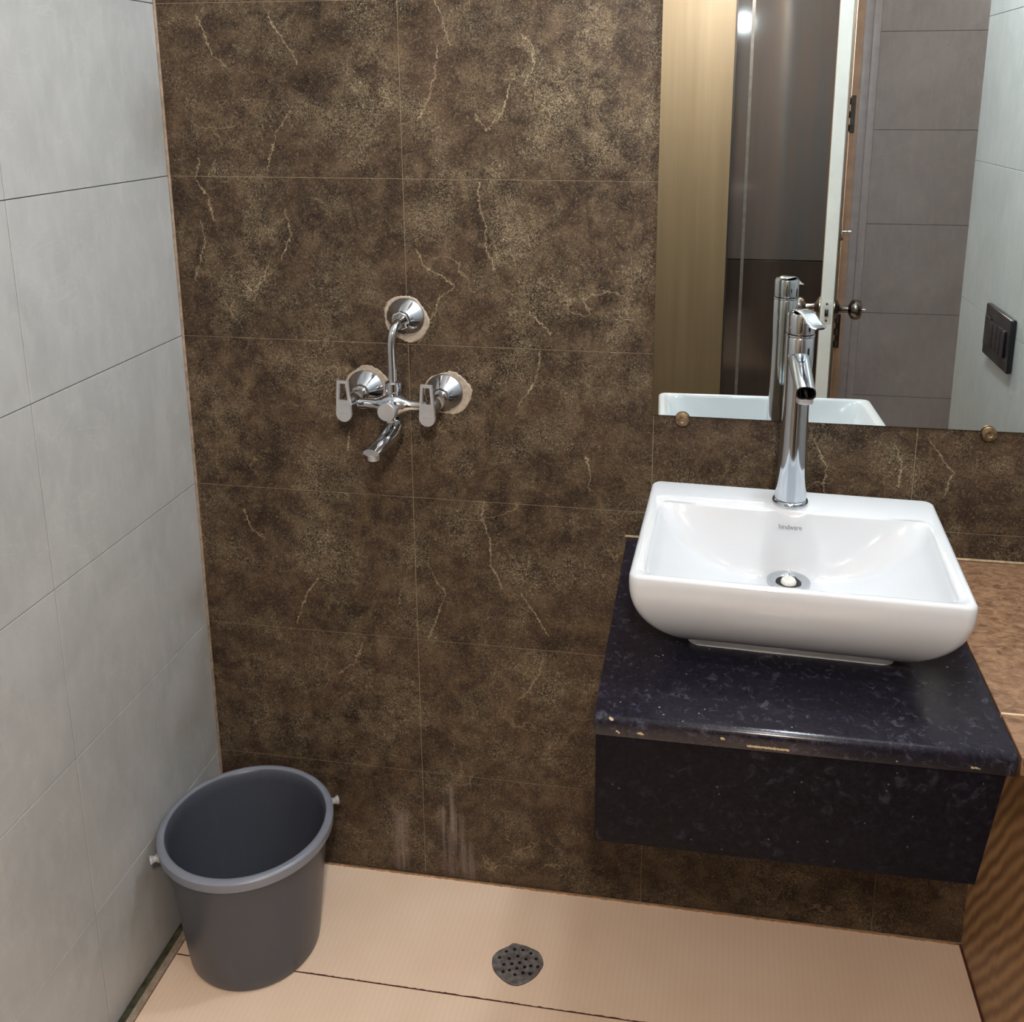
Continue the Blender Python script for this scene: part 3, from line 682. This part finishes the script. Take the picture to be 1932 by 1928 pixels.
for i, (fx, fz) in enumerate(FL[:2]):
    me = pm if i == 0 else pm.copy()
    o = link('lever', me, M['satin'], mx, True); o.location = (fx-0.0015, -0.112, fz+0.001); o.rotation_euler = (math.radians(90), 0, math.radians(-8))
    o['label'] = 'flat slotted lever handle'
    # tiny illegible engraving
    bm = bmesh.new()
    for k in range(9):
        bm_box(bm, (-0.008+k*0.0018, -0.0135+0.0006*((k*7) % 3 - 1), 0.0030), (-0.0068+k*0.0018, -0.0131+0.0006*((k*7) % 3 - 1), 0.0032))
    e = from_bm('engraved_line', bm, M['ink'], o, False)

# ---------------------------------------------------------------- mirror
mr = thing('wall_mirror', 'frameless wall mirror with small clips above the basin', 'mirror', (1.2025, -0.001, 1.04))
gl = box('mirror_glass', (-0.3115, -0.0062, 0.0), (0.3115, -0.0012, 0.90), M['mirror'], mr, 0.0)
gl.data.materials.append(M['glass_edge'])
for f in gl.data.polygons:
    if abs(f.normal.y) < 0.5: f.material_index = 1
for (cx_, cz_) in ((-0.2575, -0.005), (0.2535, -0.004), (-0.2575, 0.903), (0.2535, 0.903)):
    c_ = lathe('clip', [(0.0,0.0),(0.0085,0.0),(0.0085,0.008),(0.0125,0.0085),(0.0130,0.010),(0.0118,0.0125),(0.0060,0.0138),(0.0045,0.0130),(0.0,0.0128)], (cx_, 0.0, cz_), (0,-1,0), M['brass'], mr, 20)
    c_['label'] = 'tarnished round mirror clip'

# ---------------------------------------------------------------- switch plate on the right wall
sw = thing('switch_plate', 'black rectangular switch plate on the pale right wall, reflected', 'switch', (XR, -0.318, 1.132))
box('plate', (-0.012, -0.085, -0.052), (-0.0003, 0.085, 0.052), M['switch'], sw, 0.004, 3)
for k in range(4):
    r_ = box('rocker', (-0.0165, 0.045-k*0.026, -0.026), (-0.0121, 0.067-k*0.026, 0.026), M['switch'], sw, 0.0015, 2)
box('socket_face', (-0.0150, -0.073, -0.030), (-0.0121, -0.038, 0.030), M['switch'], sw, 0.001, 1)

# ---------------------------------------------------------------- bucket
bkx, bky = 0.1645, -0.214; BH, RT, RB = 0.272, 0.1600, 0.1215
bk = thing('plastic_bucket', 'dark grey plastic bucket standing in the left corner', 'bucket', (bkx, bky, 0.0003))
prof = [(0.0,0.010),(RB-0.012,0.010),(RB-0.012,0.0),(RB-0.004,0.001),(RB,0.008)]
N = 14
for i in range(1, N+1):
    t = i/N; prof.append((RB+(RT-0.012-RB)*(t**0.95), 0.008+(BH-0.012-0.008)*t))
prof += [(RT-0.014, BH-0.002)]
for i in range(N+1):
    t = 1-i/N; prof.append((RB-0.003+(RT-0.0155-RB)*(t**0.95), 0.014+(BH-0.012-0.008)*t*0.995))
prof += [(RB-0.014, 0.0125), (0.0, 0.0125)]
lathe('shell', prof, (0,0,0), (0,0,1), M['bucket'], bk, 96, cap=False)
lathe('rim', [(RT-0.0150,BH-0.004),(RT-0.0135,BH-0.0005),(RT-0.010,BH+0.001),(RT-0.004,BH-0.0005),(RT-0.0005,BH-0.004),(RT,BH-0.010),(RT-0.001,BH-0.020),(RT-0.004,BH-0.021),(RT-0.0125,BH-0.019),(RT-0.0150,BH-0.004)], (0,0,0), (0,0,1), M['rim'], bk, 96, cap=False)
for az in (-141.5, 35.5):
    a = math.radians(az); d = Vector((math.cos(a), math.sin(a), 0))
    o = lathe('handle_lug', [(0.0,-0.003),(0.0085,-0.003),(0.0085,0.002),(0.0062,0.003),(0.0056,0.007),(0.0066,0.0100),(0.0082,0.0115),(0.0082,0.0150),(0.0,0.0150)], d*(RT-0.001)+Vector((0,0,BH-0.018)), d, M['lug'], bk, 24)
    o['label'] = 'pale spool-shaped handle lug'

# ---------------------------------------------------------------- floor drain
HOLES = [(0.649,-0.164),(0.664,-0.157),(0.68,-0.156),(0.696,-0.161),(0.708,-0.172),(0.639,-0.18),(0.658,-0.18),(0.673,-0.172),(0.689,-0.176),(0.65,-0.194),(0.665,-0.191),(0.679,-0.186),(0.701,-0.189),(0.69,-0.194),(0.676,-0.199),(0.663,-0.205),(0.652,-0.21),(0.675,-0.213),(0.689,-0.207),(0.702,-0.206),(0.714,-0.188)]
OUTL = [(0.628,-0.194),(0.627,-0.178),(0.634,-0.165),(0.645,-0.156),(0.652,-0.150),(0.657,-0.144),(0.664,-0.1425),(0.672,-0.144),(0.683,-0.145),(0.695,-0.149),(0.708,-0.154),(0.717,-0.165),(0.722,-0.179),(0.720,-0.192),(0.712,-0.210),(0.698,-0.225),(0.683,-0.233),(0.668,-0.2325),(0.652,-0.224),(0.636,-0.210)]
fd = thing('floor_drain', 'round perforated steel drain cover set in the peach floor', 'drain', (0.6745, -0.188, 0.0))
def cent(p): return (p[0]-0.6745, p[1]+0.188)
oc = [(v.x, v.y) for v in catmull([(*cent(p), 0) for p in OUTL]+[(*cent(OUTL[0]), 0)], 4)][:-1]
hl = []
for h in HOLES:
    c = cent(h); hl.append([(c[0]+0.0034*math.cos(-2*math.pi*k/10), c[1]+0.0040*math.sin(-2*math.pi*k/10)) for k in range(10)])
dm = curve_plate('cover', oc, hl, 0.0012, 0.0004)
for v in dm.vertices:
    r = math.hypot(v.co.x, v.co.y); v.co.z += 0.0014*max(0.0, 1-(r/0.045)**2)
M['drain'] = NT('weathered drain steel'); _t = M['drain']; _p = _t.pos(); _n = _t.noise(_p, 90, 4, 0.6)
M['drain'] = _t.done(_t.mix(_t.ramp(_n, 0.35, 0.7), lin((118,112,112)), lin((176,172,172))), _t.ramp(_n, 0.3, 0.7, 0.3, 0.5), 0.6)
cv = link('cover', dm, M['drain'], fd, True); cv.location = (0,0,0.0012); cv['label'] = 'perforated steel cover'
bm = bmesh.new()
bm_loft(bm, [[(x*1.025, y*1.025, 0.0001) for x, y in oc], [(x*1.015, y*1.015, 0.0011) for x, y in oc], [(x*0.985, y*0.985, 0.0014) for x, y in oc], [(x*0.93, y*0.93, 0.0003) for x, y in oc]], caps=False)
from_bm('seat_ring', bm, M['steel'], fd)
bm = bmesh.new(); bm_loft(bm, [[(x*0.95, y*0.95, 0.0001) for x, y in oc], [(x*0.95, y*0.95, 0.0004) for x, y in oc]]); from_bm('drain_well', bm, M['black'], fd, False)

# ---------------------------------------------------------------- things of the outer room, reflected
wd = thing('wardrobe', 'tall smoky glossy wardrobe outside the doorway, seen in the mirror', 'wardrobe', (1.6, YO+0.15, 0))
box('carcass', (-1.152, -0.148, 0.0), (0.652, 0.118, 2.5), M['smoke_low'], wd)
for k in range(3):
    a = -0.55+(k-1)*0.60
    box('door', (a+0.002, 0.119, 0.842), (a+0.598, 0.138, 2.49), M['smoke'], wd, 0.001, 1)
    box('lower_door', (a+0.002, 0.119, 0.01), (a+0.598, 0.138, 0.838), M['smoke_low'], wd, 0.001, 1)
o = box('edge_strip', (-0.452, 0.1385, 0.01), (-0.438, 0.1405, 2.49), M['strip'], wd, 0.0); o['label'] = 'faint lighter vertical strip'
tn = thing('tan_panel', 'tan glossy tall panel outside the doorway, left in the mirror', 'panel', (0.712, -2.70, 0))
box('panel', (-0.36, -0.02, 0.0), (0.358, 0.02, 2.5), M['tan'], tn, 0.001, 1)
box('edge_band', (0.3585, -0.022, 0.0), (0.365, 0.022, 2.5), M['black'], tn, 0.0)

# ---------------------------------------------------------------- lamps
def lamp_power(radius, watts):      # emission strength of a sphere giving this many watts
    return watts/(4*math.pi*radius*radius*math.pi)
ml = thing('mirror_lamp', 'round white bulb lamp on the wall above the mirror', 'lamp', (MIRROR_LAMP[0], 0.0, MIRROR_LAMP[2]))
lathe('lamp_base', [(0.0,0.0),(0.045,0.0),(0.045,0.02),(0.03,0.03),(0.022,0.14),(0.0,0.14)], (0,-0.001,0), (0,-1,0), M['white_plastic'], ml, 32)
bm = bmesh.new(); bmesh.ops.create_uvsphere(bm, u_segments=32, v_segments=16, radius=0.048); bmesh.ops.translate(bm, verts=bm.verts, vec=(0, MIRROR_LAMP[1], 0))
from_bm('bulb', bm, emis('cool white bulb', (0.86, 0.94, 1.0, 1), lamp_power(0.048, MIRROR_LAMP_W)), ml)
cl_ = thing('ceiling_lamp', 'round white ceiling lamp in the middle of the bathroom', 'lamp', CEIL_LAMP)
lathe('lamp_base', [(0.0,0.03),(0.06,0.03),(0.06,0.0795),(0.0,0.0795)], (0,0,0), (0,0,1), M['white_plastic'], cl_, 32)
bm = bmesh.new(); bmesh.ops.create_uvsphere(bm, u_segments=32, v_segments=16, radius=0.05); bmesh.ops.translate(bm, verts=bm.verts, vec=(0,0,-0.02))
from_bm('bulb', bm, emis('neutral white bulb', (0.92, 0.96, 1.0, 1), lamp_power(0.05, CEIL_LAMP_W)), cl_)
ol = thing('pendant_lamp', 'round white pendant lamp of the room outside the doorway', 'lamp', OUTER_LAMP)
lathe('lamp_holder', [(0.0,0.03),(0.025,0.03),(0.02,0.07),(0.004,0.08),(0.004,0.38),(0.04,0.385),(0.04,0.399),(0.0,0.399)], (0,0,0), (0,0,1), M['white_plastic'], ol, 32)
bm = bmesh.new(); bmesh.ops.create_uvsphere(bm, u_segments=24, v_segments=12, radius=0.05); bmesh.ops.translate(bm, verts=bm.verts, vec=(0,0,-0.02))
from_bm('bulb', bm, emis('warm white bulb', (1.0, 0.87, 0.77, 1), lamp_power(0.05, OUTER_LAMP_W)), ol)
# shower arm and head above the frame, whose shadow falls in the upper left corner
sh = thing('shower_head', 'chrome wall shower arm and round head above the mixer', 'shower', (0.66, 0, 1.875))
lathe('flange', [(0.0,0.0005),(0.028,0.0005),(0.026,0.008),(0.012,0.012),(0.0,0.012)], (0,0,0), (0,-1,0), cr, sh, 32)
tube('arm', catmull([(0,-0.008,0),(0,-0.05,0.004),(0,-0.078,0.0),(0,-0.088,-0.012)], 6), 0.0085, cr, sh, 16)
lathe('head', [(0.0,0.0),(0.012,0.0),(0.016,0.010),(0.056,0.026),(0.056,0.034),(0.0,0.034)], (0,-0.087,-0.008), (0,-0.25,-1), cr, sh, 40)
